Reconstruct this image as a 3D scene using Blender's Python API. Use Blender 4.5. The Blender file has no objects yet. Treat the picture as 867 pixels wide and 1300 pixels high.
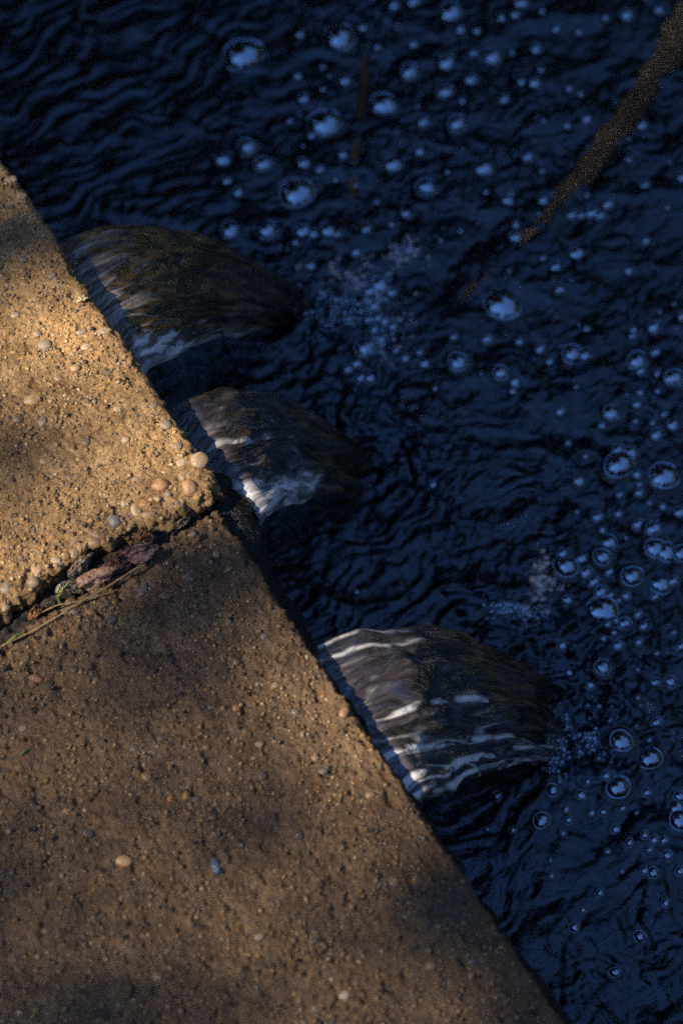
import bpy, math, random
import numpy as np
from mathutils import Vector

rng = np.random.default_rng(11)
random.seed(5)
sc = bpy.context.scene
COL = sc.collection
R = math.radians

# ------------------------------------------------------------------ camera
PITCH, DIST, LENS = 62.0, 2.30, 85.0
fwd = Vector((0, math.cos(R(PITCH)), -math.sin(R(PITCH))))
upv = Vector((0, math.sin(R(PITCH)), math.cos(R(PITCH))))
cam_pos = -fwd * DIST
FPX = LENS / 36.0 * 1300.0
cd = bpy.data.cameras.new('camera'); cam = bpy.data.objects.new('camera', cd); COL.objects.link(cam)
cam.location = cam_pos
cam.rotation_euler = (R(90 - PITCH), 0, 0)
cd.sensor_fit = 'VERTICAL'; cd.sensor_height = 36.0; cd.lens = LENS
cd.clip_start = 0.05; cd.clip_end = 2000
sc.camera = cam

def at(px, py, z):
    """the world point at height z that the photograph shows at (px, py)"""
    d = fwd + Vector((1, 0, 0)) * ((px - 433.5) / FPX) + upv * ((650 - py) / FPX)
    t = (z - cam_pos.z) / d.z
    return cam_pos + d * t

def px_of(p):
    d = Vector(p) - cam_pos
    k = FPX / d.dot(fwd)
    return 433.5 + d.x * k, 650 - d.dot(upv) * k

cd.dof.use_dof = True
cd.dof.focus_distance = (at(470, 700, -.06) - cam_pos).dot(fwd)
cd.dof.aperture_fstop = 2.9

# ------------------------------------------------------------------ numpy noise
def _h(ix, iy, seed):
    n = (ix.astype(np.int64) * 374761393 + iy.astype(np.int64) * 668265263 + seed * 974634777) & 0xffffffff
    n = ((n ^ (n >> 13)) * 1274126177) & 0xffffffff
    n = ((n ^ (n >> 16)) * 2246822519) & 0xffffffff
    return (n ^ (n >> 15)) & 0xffffffff

def gn(x, y, seed=0):
    x = np.asarray(x, float); y = np.asarray(y, float)
    ix = np.floor(x); iy = np.floor(y); fx = x - ix; fy = y - iy
    u = fx * fx * fx * (fx * (fx * 6 - 15) + 10); v = fy * fy * fy * (fy * (fy * 6 - 15) + 10)
    def g(dx, dy):
        a = _h(ix + dx, iy + dy, seed) / 4294967296.0 * 2 * np.pi
        return np.cos(a) * (fx - dx) + np.sin(a) * (fy - dy)
    n0 = g(0, 0) * (1 - u) + g(1, 0) * u
    n1 = g(0, 1) * (1 - u) + g(1, 1) * u
    return (n0 * (1 - v) + n1 * v) * 1.5

def fbm(x, y, oct=4, seed=0, gain=.5, lac=2.03):
    s = 0; a = 1
    for i in range(oct):
        s = s + a * gn(x, y, seed + i * 17); x = x * lac + 3.1; y = y * lac - 1.7; a *= gain
    return s

def sstep(a, b, x):
    t = np.clip((x - a) / (b - a), 0, 1); return t * t * (3 - 2 * t)

def rand01(n, lo=0., hi=1.): return rng.uniform(lo, hi, n)

# ------------------------------------------------------------------ mesh helpers
def mesh_from(name, V, F, mat=None, smooth=True, uvattr=None, cols=None, fmats=None, mats=None):
    """V (n,3); F list or (m,k) array of faces all of one size, or a list of such arrays"""
    me = bpy.data.meshes.new(name)
    V = np.asarray(V, np.float32)
    Fs = F if isinstance(F, list) and len(F) and isinstance(F[0], np.ndarray) else [np.asarray(F)]
    me.vertices.add(len(V)); me.vertices.foreach_set('co', V.ravel())
    loops = np.concatenate([f.ravel() for f in Fs]).astype(np.int32)
    tot = np.concatenate([np.full(len(f), f.shape[1]) for f in Fs]).astype(np.int32)
    st = np.concatenate([[0], np.cumsum(tot)[:-1]]).astype(np.int32)
    me.loops.add(len(loops)); me.loops.foreach_set('vertex_index', loops)
    me.polygons.add(len(tot)); me.polygons.foreach_set('loop_start', st); me.polygons.foreach_set('loop_total', tot)
    if smooth: me.polygons.foreach_set('use_smooth', np.ones(len(tot), bool))
    for m in (mats or ([mat] if mat else [])): me.materials.append(m)
    if fmats is not None: me.polygons.foreach_set('material_index', np.asarray(fmats, np.int32))
    me.update(calc_edges=True)
    if cols is not None:
        for k, c in cols.items():
            c = np.asarray(c, np.float32)
            if c.ndim == 1:
                a = me.attributes.new(k, 'FLOAT', 'POINT'); a.data.foreach_set('value', c)
            else:
                a = me.attributes.new(k, 'FLOAT_VECTOR', 'POINT'); a.data.foreach_set('vector', c.ravel())
    me.validate()
    return me

def obj(name, me, parent=None):
    o = bpy.data.objects.new(name, me); COL.objects.link(o)
    if parent: o.parent = parent
    return o

def tag(o, label=None, cat=None, group=None, kind=None):
    if label: o['label'] = label
    if cat: o['category'] = cat
    if group: o['group'] = group
    if kind: o['kind'] = kind
    return o

def grid_faces(nu, nv, flip=False):
    i, j = np.meshgrid(np.arange(nu - 1), np.arange(nv - 1), indexing='ij')
    a = (i * nv + j).ravel(); b = a + nv; c = b + 1; d = a + 1
    return np.stack([a, d, c, b] if flip else [a, b, c, d], 1)

def ico(sub=1):
    import bmesh
    bm = bmesh.new(); bmesh.ops.create_icosphere(bm, subdivisions=sub, radius=1)
    V = np.array([v.co[:] for v in bm.verts]); F = np.array([[v.index for v in f.verts] for f in bm.faces]); bm.free()
    return V, F
ICO1, ICO2, ICO3 = ico(1), ico(2), ico(3)

def tube(pts, rads, n=8, wob=0, seed=0, squash=1.0):
    pts = np.array(pts, float); m = len(pts); rads = np.array(rads, float)
    T = np.gradient(pts, axis=0); T /= np.linalg.norm(T, axis=1)[:, None] + 1e-12
    V = []
    ref = np.array([0, 0, 1.]) if abs(T[0][2]) < .9 else np.array([1., 0, 0])
    for k in range(m):
        s = np.cross(T[k], ref); s /= np.linalg.norm(s); b = np.cross(s, T[k])
        for q in range(n):
            a = 2 * np.pi * q / n
            r = rads[k] * (1 + (wob * float(gn(np.array([k * .35 + 9 * q]), np.array([q * 1.3]), seed)[0]) if wob else 0))
            V.append(pts[k] + r * (math.cos(a) * s + math.sin(a) * b * squash))
    V.append(pts[0]); V.append(pts[-1])
    quads = []; tris = []
    for k in range(m - 1):
        for q in range(n):
            q2 = (q + 1) % n
            quads.append((k * n + q, k * n + q2, (k + 1) * n + q2, (k + 1) * n + q))
    for q in range(n):
        q2 = (q + 1) % n
        tris.append((m * n, q2, q)); tris.append((m * n + 1, (m - 1) * n + q, (m - 1) * n + q2))
    return np.array(V), [np.array(quads), np.array(tris)]

def merge(parts):
    Vs = []; Q = []; T = []; o = 0
    for V, Fs in parts:
        Vs.append(V)
        for f in (Fs if isinstance(Fs, list) else [Fs]):
            (Q if f.shape[1] == 4 else T).append(f + o)
        o += len(V)
    out = []
    if Q: out.append(np.concatenate(Q))
    if T: out.append(np.concatenate(T))
    return np.concatenate(Vs), out

# ------------------------------------------------------------------ materials
class NT:
    def __init__(s, name):
        s.m = bpy.data.materials.new(name); s.m.use_nodes = True; s.t = s.m.node_tree; s.t.nodes.clear()
        s.out = s.n('ShaderNodeOutputMaterial')
    def n(s, typ, **kw):
        nd = s.t.nodes.new(typ)
        for k, v in kw.items():
            if k.startswith('i_'): nd.inputs[k[2:].replace('_', ' ')].default_value = v
            else: setattr(nd, k, v)
        return nd
    def l(s, a, b): s.t.links.new(a, b)
    def noise(s, vec, scale, detail=4, rough=.55, dist=0):
        nd = s.n('ShaderNodeTexNoise'); nd.inputs['Scale'].default_value = scale; nd.inputs['Detail'].default_value = detail
        nd.inputs['Roughness'].default_value = rough; nd.inputs['Distortion'].default_value = dist
        if vec is not None: s.l(vec, nd.inputs['Vector'])
        return nd.outputs['Fac']
    def ramp(s, fac, stops, interp='LINEAR'):
        nd = s.n('ShaderNodeValToRGB'); cr = nd.color_ramp; cr.interpolation = interp
        while len(cr.elements) > len(stops): cr.elements.remove(cr.elements[-1])
        while len(cr.elements) < len(stops): cr.elements.new(.5)
        for e, (p, c) in zip(cr.elements, stops):
            e.position = p; e.color = (c, c, c, 1) if isinstance(c, (int, float)) else (*c, 1)
        s.l(fac, nd.inputs['Fac']); return nd.outputs['Color']
    def mix(s, fac, a, b, blend='MIX'):
        nd = s.n('ShaderNodeMix', data_type='RGBA', blend_type=blend)
        for inp, v in ((nd.inputs[0], fac), (nd.inputs[6], a), (nd.inputs[7], b)):
            if hasattr(v, 'is_linked') or hasattr(v, 'links'): s.l(v, inp)
            else: inp.default_value = (*v, 1) if isinstance(v, tuple) else v
        return nd.outputs[2]
    def math(s, op, a, b=0.):
        nd = s.n('ShaderNodeMath', operation=op)
        for inp, v in zip(nd.inputs, (a, b)):
            if hasattr(v, 'links'): s.l(v, inp)
            else: inp.default_value = v
        return nd.outputs[0]
    def bump(s, h, dist, strength=1.0, normal=None):
        nd = s.n('ShaderNodeBump'); nd.inputs['Distance'].default_value = dist; nd.inputs['Strength'].default_value = strength
        s.l(h, nd.inputs['Height'])
        if normal is not None: s.l(normal, nd.inputs['Normal'])
        return nd.outputs['Normal']
    def attr(s, name): return s.n('ShaderNodeAttribute', attribute_name=name).outputs
    def pos(s): return s.n('ShaderNodeNewGeometry').outputs['Position']
    def principled(s, color, rough=.5, normal=None, spec=.5, ior=1.45):
        p = s.n('ShaderNodeBsdfPrincipled')
        for k, v in (('Base Color', color), ('Roughness', rough), ('Specular IOR Level', spec), ('IOR', ior)):
            if hasattr(v, 'links'): s.l(v, p.inputs[k])
            else: p.inputs[k].default_value = (*v, 1) if isinstance(v, tuple) else v
        if normal is not None: s.l(normal, p.inputs['Normal'])
        s.l(p.outputs[0], s.out.inputs['Surface']); return p

def concrete_mat(name, lo, mid, hi, damp):
    t = NT(name); P = t.pos()
    big = t.noise(P, 9, 5, .6); med = t.noise(P, 55, 5, .65); fine = t.noise(P, 420, 4, .7)
    c = t.ramp(med, [(.30, lo), (.5, mid), (.72, hi)])
    f = t.ramp(fine, [(.32, (.35, .33, .32)), (.52, (1, 1, 1)), (.72, (1.35, 1.3, 1.2))])
    c = t.mix(1.0, c, f, 'MULTIPLY')
    st = t.ramp(big, [(.38, (.55, .52, .50)), (.55, (1, 1, 1)), (.7, (1.08, 1.02, .92))])
    c = t.mix(.8, c, st, 'MULTIPLY')
    spk = t.noise(P, 900, 2, .5)
    c = t.mix(t.ramp(spk, [(.66, 0.), (.72, .7)]), c, (.42, .33, .22))
    c = t.mix(t.ramp(t.noise(P, 700, 2, .5), [(.62, 0.), (.68, .8)]), c, (.02, .018, .016))
    h = t.math('ADD', t.noise(P, 300, 4, .7), t.math('MULTIPLY', t.noise(P, 1100, 3, .6), .5))
    nrm = t.bump(h, .0014, 1.0)
    rg = t.ramp(t.noise(P, 30, 4, .6), [(.35, .35 if damp else .6), (.65, .75 if damp else .85)])
    t.principled(c, rg, nrm, .6 if damp else .4)
    return t.m

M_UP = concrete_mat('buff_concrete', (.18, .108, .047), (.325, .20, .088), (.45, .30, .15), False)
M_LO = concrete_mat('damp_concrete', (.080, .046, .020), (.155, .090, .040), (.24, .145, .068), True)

def stone_mat(name, rough=.42):
    t = NT(name); a = t.attr('tint'); P = t.pos()
    v = t.noise(P, 260, 4, .65)
    c = t.mix(1.0, a['Vector'], t.ramp(v, [(.3, .62), (.7, 1.25)]), 'MULTIPLY')
    t.principled(c, rough, t.bump(t.noise(P, 700, 4, .65), .0006, .8), .5)
    return t.m
M_STONE = stone_mat('aggregate_stone'); M_STONE_WET = stone_mat('damp_aggregate_stone', .2)

def simple_mat(name, c0, c1, scale, rough=.6, bd=.002, spec=.5, c2=None):
    t = NT(name); P = t.pos(); n = t.noise(P, scale, 6, .62)
    st = [(.34, c0), (.66, c1)] if c2 is None else [(.32, c0), (.5, c1), (.68, c2)]
    t.principled(t.ramp(n, st), rough, t.bump(t.noise(P, scale * 2.5, 5, .65), bd, .9), spec)
    return t.m

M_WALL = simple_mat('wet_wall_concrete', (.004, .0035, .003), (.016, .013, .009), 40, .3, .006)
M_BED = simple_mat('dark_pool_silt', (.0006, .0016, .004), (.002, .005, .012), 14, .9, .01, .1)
M_SOIL = simple_mat('leaf_litter_soil', (.04, .03, .018), (.12, .09, .05), 3, .9, .02, .2)
M_BARK = simple_mat('brown_bark', (.035, .025, .016), (.10, .07, .045), 12, .85, .02, .3)
M_LOG = simple_mat('mossy_sunken_bark', (.0025, .0018, .0016), (.009, .006, .0045), 60, .3, .008, .4, (.014, .010, .006))
M_STICK = simple_mat('reddish_sunken_bark', (.006, .003, .0026), (.014, .007, .006), 60, .6, .003, .3)
M_STRAW = simple_mat('dry_straw', (.22, .14, .06), (.42, .30, .15), 160, .5, .0006)
M_GRASS = simple_mat('green_grass', (.05, .10, .025), (.14, .24, .06), 200, .45, .0004)
M_SCRAP = simple_mat('pale_leaf_scrap', (.45, .40, .22), (.62, .58, .38), 200, .5, .0004)

def leaf_mat(name, lo, hi, rough):
    t = NT(name); P = t.pos(); u = t.attr('uvw')['Vector']
    sx = t.n('ShaderNodeSeparateXYZ'); t.l(u, sx.inputs[0])
    vein = t.math('ABSOLUTE', t.math('SINE', t.math('MULTIPLY', t.math('ADD', sx.outputs[0], t.math('MULTIPLY', t.math('ABSOLUTE', sx.outputs[1]), -.5)), 40)))
    c = t.ramp(t.noise(P, 150, 5, .65), [(.32, lo), (.68, hi)])
    c = t.mix(t.ramp(vein, [(0., .35), (.25, 0.)]), c, tuple(x * .45 for x in lo))
    h = t.math('ADD', t.noise(P, 320, 4, .6), t.math('MULTIPLY', vein, .5))
    t.principled(c, rough, t.bump(h, .0010, 1.0), .6)
    return t.m
M_LEAF_TAN = leaf_mat('tan_dead_leaf', (.20, .11, .07), (.48, .31, .22), .4)
M_LEAF_PURPLE = leaf_mat('purple_dead_leaf', (.035, .014, .014), (.13, .06, .055), .16)
M_LEAF_DARK = leaf_mat('rotten_dark_leaf', (.010, .008, .010), (.04, .03, .03), .3)
M_LEAF_PINK = leaf_mat('pale_rimmed_purple_leaf', (.10, .045, .045), (.36, .24, .23), .15)
M_LEAF_GREY = leaf_mat('grey_brown_dead_leaf', (.09, .07, .055), (.26, .20, .16), .4)
M_LEAF_ORANGE = leaf_mat('rust_dead_leaf', (.20, .08, .03), (.40, .19, .07), .4)

def foliage_mat(name, a, b):
    t = NT(name); oi = t.n('ShaderNodeNewGeometry')
    c = t.ramp(oi.outputs['Random Per Island'], [(0., a), (1., b)])
    d = t.n('ShaderNodeBsdfDiffuse'); tr = t.n('ShaderNodeBsdfTranslucent'); mx = t.n('ShaderNodeMixShader'); mx.inputs[0].default_value = .25
    t.l(c, d.inputs[0]); t.l(c, tr.inputs[0]); t.l(d.outputs[0], mx.inputs[1]); t.l(tr.outputs[0], mx.inputs[2])
    t.l(mx.outputs[0], t.out.inputs['Surface']); return t.m
M_FOL = foliage_mat('russet_foliage', (.08, .048, .018), (.19, .11, .04))
M_FOL2 = foliage_mat('dark_green_foliage', (.020, .032, .012), (.05, .06, .02))

def water_mat(name, tint=(.86, .92, .96), ior=1.33, rough=.02, bump_scale=None, bump_d=.001, boost=1.0, add=0., gloss=(1, 1, 1), refract=False):
    t = NT(name)
    fr = t.n('ShaderNodeFresnel'); fr.inputs['IOR'].default_value = ior
    tr = t.n('ShaderNodeBsdfRefraction' if refract else 'ShaderNodeBsdfTransparent'); tr.inputs[0].default_value = (*tint, 1)
    if refract: tr.inputs['IOR'].default_value = ior; tr.inputs['Roughness'].default_value = 0.
    gl = t.n('ShaderNodeBsdfGlossy'); gl.inputs['Color'].default_value = (*gloss, 1); gl.inputs['Roughness'].default_value = rough
    fac = t.math('ADD', t.math('MULTIPLY', fr.outputs[0], boost), add)
    if refract:
        fac = t.math('MINIMUM', fac, .45)
        cc = t.n('ShaderNodeMix', data_type='RGBA', blend_type='MULTIPLY'); cc.inputs[0].default_value = 1
        t.l(fac, cc.inputs[6]); cc.inputs[7].default_value = (*gloss, 1); t.l(cc.outputs[2], gl.inputs['Color'])
        mx = t.n('ShaderNodeAddShader'); t.l(tr.outputs[0], mx.inputs[0]); t.l(gl.outputs[0], mx.inputs[1])
    else:
        mx = t.n('ShaderNodeMixShader'); t.l(fac, mx.inputs[0]); t.l(tr.outputs[0], mx.inputs[1]); t.l(gl.outputs[0], mx.inputs[2])
    if bump_scale:
        P = t.pos()
        h = t.math('ADD', t.noise(P, bump_scale, 4, .55, 1.2), t.math('MULTIPLY', t.noise(P, bump_scale * 3.1, 3, .5, .8), .35))
        nr = t.bump(h, bump_d, 1.0)
        t.l(nr, gl.inputs['Normal'])
        if refract: t.l(nr, tr.inputs['Normal'])
        t.l(nr, fr.inputs['Normal'])
    t.l(mx.outputs[0], t.out.inputs['Surface']); return t.m
M_WATER = water_mat('pool_water', tint=(.22, .23, .24), bump_scale=150, bump_d=.0010, boost=3.8, gloss=(.62, .80, 1.0), refract=True)
M_FILM = water_mat('bubble_film', tint=(.62, .64, .67), ior=1.33, rough=.015, boost=1.3, add=.42, gloss=(.62, .80, 1.0))
M_MENISCUS = water_mat('bubble_meniscus', tint=(.42, .44, .47), ior=1.33, rough=.02, boost=1.0, add=.02)

def fall_mat():
    """flowing water: brown tannin water, greyer where sheen is painted in, white painted glints along the streaks"""
    t = NT('falling_water'); A = t.attr('uvw')['Vector']; air = t.attr('air')['Fac']; glint = t.attr('glint')['Fac']
    def nz(sx, sy, det, dist, off=0.):
        mp = t.n('ShaderNodeMapping'); mp.inputs['Scale'].default_value = (sx, sy, 1); mp.inputs['Location'].default_value = (off, off, off); t.l(A, mp.inputs['Vector'])
        return t.noise(mp.outputs[0], 1.0, det, .6, dist)
    s1 = nz(30, 100, 4, .8); s2 = nz(60, 190, 3, .6, 3.); s3 = nz(16, 40, 3, .6, 7.)
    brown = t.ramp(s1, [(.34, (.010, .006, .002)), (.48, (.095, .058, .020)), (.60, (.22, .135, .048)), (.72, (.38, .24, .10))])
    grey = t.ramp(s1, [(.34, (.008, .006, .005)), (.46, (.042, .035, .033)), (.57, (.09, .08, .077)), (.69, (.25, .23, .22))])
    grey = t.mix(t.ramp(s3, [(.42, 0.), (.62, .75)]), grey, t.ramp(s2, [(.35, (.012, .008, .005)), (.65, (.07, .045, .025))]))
    c = t.mix(air, brown, grey)  # grey sheen of sky and sun painted into the water colour
    fb = t.math('MULTIPLY', glint, t.ramp(s2, [(.24, .6), (.36, 1.)]))
    c = t.mix(fb, c, (.80, .77, .73))  # white glints painted into the colour along the streaks
    h = t.math('ADD', s1, t.math('ADD', t.math('MULTIPLY', s2, .12), t.math('MULTIPLY', s3, .9)))
    nr = t.bump(h, .0045, 1.0)
    p = t.principled(c, t.mix(fb, (.05, .05, .05), (.35, .35, .35)), nr, .5, 1.33)
    gl = t.n('ShaderNodeBsdfGlossy'); gl.inputs['Color'].default_value = (.62, .76, 1, 1); gl.inputs['Roughness'].default_value = .04; t.l(nr, gl.inputs['Normal'])
    fr = t.n('ShaderNodeFresnel'); fr.inputs['IOR'].default_value = 1.33; t.l(nr, fr.inputs['Normal'])
    t.l(t.mix(1.0, t.math('MINIMUM', t.math('MULTIPLY', fr.outputs[0], 4.5), .34), (.80, .86, 1.), 'MULTIPLY'), gl.inputs['Color']); p.inputs['Specular IOR Level'].default_value = 0
    mx = t.n('ShaderNodeAddShader'); t.l(p.outputs[0], mx.inputs[0]); t.l(gl.outputs[0], mx.inputs[1])
    sx = t.n('ShaderNodeSeparateXYZ'); t.l(t.attr('flow')['Vector'], sx.inputs[0])
    # clear where the sheet is thin: least where sheen or glints are painted, most where it slides into the pool
    melt = t.ramp(t.math('ADD', sx.outputs[0], t.math('MULTIPLY', t.math('SUBTRACT', s1, .5), .35)), [(.70, 0.), (1.0, .95)])
    rimc = t.ramp(sx.outputs[1], [(0., .65), (.12, 0.)])
    clr = t.math('MAXIMUM', t.math('MAXIMUM', melt, rimc), t.math('SUBTRACT', .32, t.math('MULTIPLY', air, .20)))
    clr = t.math('MULTIPLY', clr, t.math('SUBTRACT', 1., t.math('MULTIPLY', fb, .9)))
    tp = t.n('ShaderNodeBsdfTransparent'); tp.inputs[0].default_value = (.75, .68, .58, 1)
    m3 = t.n('ShaderNodeMixShader'); t.l(clr, m3.inputs[0]); t.l(mx.outputs[0], m3.inputs[1]); t.l(tp.outputs[0], m3.inputs[2])
    t.l(m3.outputs[0], t.out.inputs['Surface'])
    return t.m
M_FALL = fall_mat()

def foam_mat():
    t = NT('white_froth')
    d = t.n('ShaderNodeBsdfPrincipled'); d.inputs['Base Color'].default_value = (.55, .58, .62, 1); d.inputs['Roughness'].default_value = .10
    tr = t.n('ShaderNodeBsdfTransparent'); mx = t.n('ShaderNodeMixShader'); lw = t.n('ShaderNodeLayerWeight'); lw.inputs['Blend'].default_value = .35
    t.l(t.math('ADD', t.math('MULTIPLY', lw.outputs['Facing'], .28), .04), mx.inputs[0])
    t.l(tr.outputs[0], mx.inputs[1]); t.l(d.outputs[0], mx.inputs[2])
    gl = t.n('ShaderNodeBsdfGlossy'); gl.inputs['Color'].default_value = (.62, .80, 1, 1); gl.inputs['Roughness'].default_value = .03
    m2 = t.n('ShaderNodeMixShader'); m2.inputs[0].default_value = .30; t.l(mx.outputs[0], m2.inputs[1]); t.l(gl.outputs[0], m2.inputs[2])
    t.l(m2.outputs[0], t.out.inputs['Surface']); return t.m
M_FROTH = foam_mat()

# ------------------------------------------------------------------ layout
ZU, ZW = 0.012, -0.33           # raised slab, pool level
J = at(275, 646, 0)             # joint corner of the lower slab
E = (at(716, 1300, 0) - J); E.z = 0; E.normalize()          # along the kerb, towards the camera
N = Vector((-E.y, E.x, 0))                                   # outward, over the water
if N.x < 0: N = -N
JD = (at(0, 818, 0) - J); JD.z = 0; JD.normalize()          # along the joint, inland
En, Nn, Jn, JDn = [np.array(v[:2]) for v in (E, N, J, JD)]

def graded(lo, d0, d1, hi, step, grow=1.35):
    """coordinates dense (step) between d0 and d1, growing out to lo / hi"""
    core = list(np.arange(d0, d1 + step * .5, step))
    a = core[-1]; s = step
    up = []
    while a < hi: s *= grow; a = min(a + s, hi); up.append(a)
    a = core[0]; s = step; dn = []
    while a > lo: s *= grow; a = max(a - s, lo); dn.append(a)
    return np.array(dn[::-1] + core + up)

def roughness_field(a, b, seed, coarse=1.0):
    h = .0016 * coarse * fbm(a * 9, b * 9, 3, seed)
    h = h + .0011 * fbm(a * 45, b * 45, 3, seed + 3)
    h = h + .00085 * fbm(a * 150, b * 150, 3, seed + 9, .6)
    pit = gn(a * 75, b * 75, seed + 31)
    h = h - .0022 * sstep(.42, .62, pit)
    grit = gn(a * 230, b * 230, seed + 41)
    h = h + .0008 * sstep(.15, .5, grit)
    return h

SURF = {}; GRIT = {'damp_concrete': 1.25, 'buff_concrete': 1.0}
def slab(name, org, A, B, z, ra, rb, wav, dens_a, dens_b, la, lb, mat, seed, thick=.05, coarse=1.0):
    """top + rounded arrises + two sides. param s along A (joint side at s=0), t along B (water side at t=0)"""
    sa = graded(0, 0, dens_a, la, .0014); sb = graded(0, 0, dens_b, lb, .0014)
    side = -np.array([1, .8, .62, .48, .36, .26, .18, .12, .07, .03])
    def prof(sv, r):
        p = np.concatenate([side * thick, sv]); off = np.zeros_like(p); drop = np.zeros_like(p)
        arc = r * np.pi / 2
        m = p < 0; off[m] = 0; drop[m] = r - p[m]
        m = (p >= 0) & (p < arc); th = p[m] / r
        off[m] = r - r * np.cos(th); drop[m] = r - r * np.sin(th)
        m = p >= arc; off[m] = r + p[m] - arc
        return p, off, drop
    pa, oa, da = prof(sa, ra); pb, ob, db = prof(sb, rb)
    PA, PB = np.meshgrid(pa, pb, indexing='ij'); OA, OB = np.meshgrid(oa, ob, indexing='ij'); DA, DB = np.meshgrid(da, db, indexing='ij')
    OA = OA + wav(OB) * np.exp(-OA / .12)
    X = org[0] + OA * A[0] + OB * B[0]; Y = org[1] + OA * A[1] + OB * B[1]
    Z = z - np.maximum(DA, DB) - .0 * PA
    P = np.stack([X, Y, Z], -1)
    du = np.gradient(P, axis=0); dv = np.gradient(P, axis=1)
    nr = np.cross(du, dv); nr /= np.linalg.norm(nr, axis=-1)[..., None] + 1e-12
    if nr[nr.shape[0] // 2, nr.shape[1] // 2, 2] < 0: nr = -nr; flip = True
    else: flip = False
    h = roughness_field(PA, PB, seed, coarse) * GRIT[mat.name]
    edge = np.exp(-np.maximum(PA, 0) / .03) + np.exp(-np.maximum(PB, 0) / .012) * .5
    h = h * (1 + .9 * edge) + .0022 * edge * coarse * fbm(PA * 60, PB * 60, 3, seed + 77)
    P = P + nr * h[..., None]
    def surf(a0, b):
        p_ = a0 - ra + ra * np.pi / 2; q_ = b - rb + rb * np.pi / 2
        hh = roughness_field(p_, q_, seed, coarse) * GRIT[mat.name]; ee = np.exp(-p_ / .03) + np.exp(-q_ / .012) * .5
        hh = hh * (1 + .9 * ee) + .0022 * ee * coarse * fbm(p_ * 60, q_ * 60, 3, seed + 77)
        aa = a0 + wav(b) * np.exp(-a0 / .12)
        return np.stack([org[0] + aa * A[0] + b * B[0], org[1] + aa * A[1] + b * B[1], z + hh], -1)
    def inv(x, y):
        d = np.array([x, y]) - org; ab = np.linalg.solve(np.array([A, B]).T, d); a0 = ab[0]
        for _ in range(12): a0 = ab[0] - float(wav(np.array([ab[1]]))[0]) * math.exp(-max(a0, 0) / .12)
        return max(a0, .001), max(ab[1], .001)
    SURF[mat.name] = (surf, inv)
    me = mesh_from(name, P.reshape(-1, 3), grid_faces(len(pa), len(pb), flip), mat)
    o = obj(name, me)
    def height(x, y):      # approximate top height at a world point (without the fine grain)
        return z
    return o

# lower slab: joint at s=0 running inland, kerb at t=0
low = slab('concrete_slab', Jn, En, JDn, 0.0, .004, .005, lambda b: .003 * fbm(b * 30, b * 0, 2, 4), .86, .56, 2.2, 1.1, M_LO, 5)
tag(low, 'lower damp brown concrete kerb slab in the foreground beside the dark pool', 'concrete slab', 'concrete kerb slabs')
# upper slab: broken joint edge
JU = at(281, 622, ZU); JUn = np.array(JU[:2])
cav = [(0, 0), (.03, .001), (.06, .003), (.09, .010), (.13, .019), (.17, .022), (.21, .014), (.25, .006), (.30, .002), (.6, 0), (3, 0)]
cx, cy = np.array(cav).T
def wav_u(b): return np.interp(b, cx, cy) + .007 * fbm(b * 55, b * 0 + 3, 3, 8)
KU = at(0, 196, ZU); EU = np.array((KU - JU)[:2]); EU /= np.linalg.norm(EU)
upp = slab('concrete_slab', JUn, EU, JDn, ZU, .010, .008, wav_u, .80, .50, 2.2, 1.1, M_UP, 21, coarse=1.5)
tag(upp, 'raised pale buff concrete slab with broken pebbly edge at the cracked joint', 'concrete slab', 'concrete kerb slabs')

def in_lower(p): # param coordinates
    d = np.array([p[0], p[1]]) - Jn
    M = np.array([En, JDn]).T; return np.linalg.solve(M, d)
def in_upper(p):
    d = np.array([p[0], p[1]]) - JUn
    M = np.array([EU, JDn]).T; return np.linalg.solve(M, d)

# ------------------------------------------------------------------ aggregate
PAL = np.array([[.32, .20, .09], [.38, .26, .13], [.20, .13, .07], [.14, .12, .10], [.06, .05, .045], [.34, .17, .07], [.44, .34, .21], [.16, .11, .06], [.22, .18, .14], [.42, .22, .07], [.045, .034, .026]])
PW = np.array([.22, .17, .14, .06, .05, .05, .08, .10, .05, .03, .05]); PW /= PW.sum()
def gravel(n, sampler, rmin, rmax, pw, mat, parent, dark=1.0, sink=.08):
    base, F = ICO1
    p3 = sampler(n); n = len(p3); pts = p3[:, :2]
    r = rmin * (rmax / rmin) ** (rng.random(n) ** pw)
    ax = np.stack([rand01(n, .8, 1.35), rand01(n, .7, 1.1), rand01(n, .5, .8)], 1) * r[:, None]
    yaw = rand01(n, 0, 2 * np.pi); tilt = rng.normal(0, .25, n)
    V = base[None] * (1 + rng.normal(0, .10, (n, len(base), 1))) * ax[:, None]
    ct, st = np.cos(tilt)[:, None], np.sin(tilt)[:, None]
    V = np.stack([V[..., 0] * ct - V[..., 2] * st, V[..., 1], V[..., 0] * st + V[..., 2] * ct], -1)
    c, s = np.cos(yaw)[:, None], np.sin(yaw)[:, None]
    V = np.stack([V[..., 0] * c - V[..., 1] * s, V[..., 0] * s + V[..., 1] * c, V[..., 2]], -1)
    V[..., :2] += pts[:, None, :]
    V[..., 2] += (p3[:, 2] - sink * ax[:, 2] + rng.normal(0, .0003, n))[:, None]
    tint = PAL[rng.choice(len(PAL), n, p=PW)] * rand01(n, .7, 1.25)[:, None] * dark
    tint = np.repeat(tint, len(base), 0)
    FF = (F[None] + (np.arange(n) * len(base))[:, None, None]).reshape(-1, 3)
    o = obj('gravel', mesh_from('gravel', V.reshape(-1, 3), FF, mat, cols={'tint': tint}), parent)
    tag(o, kind='stuff'); return o

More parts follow.
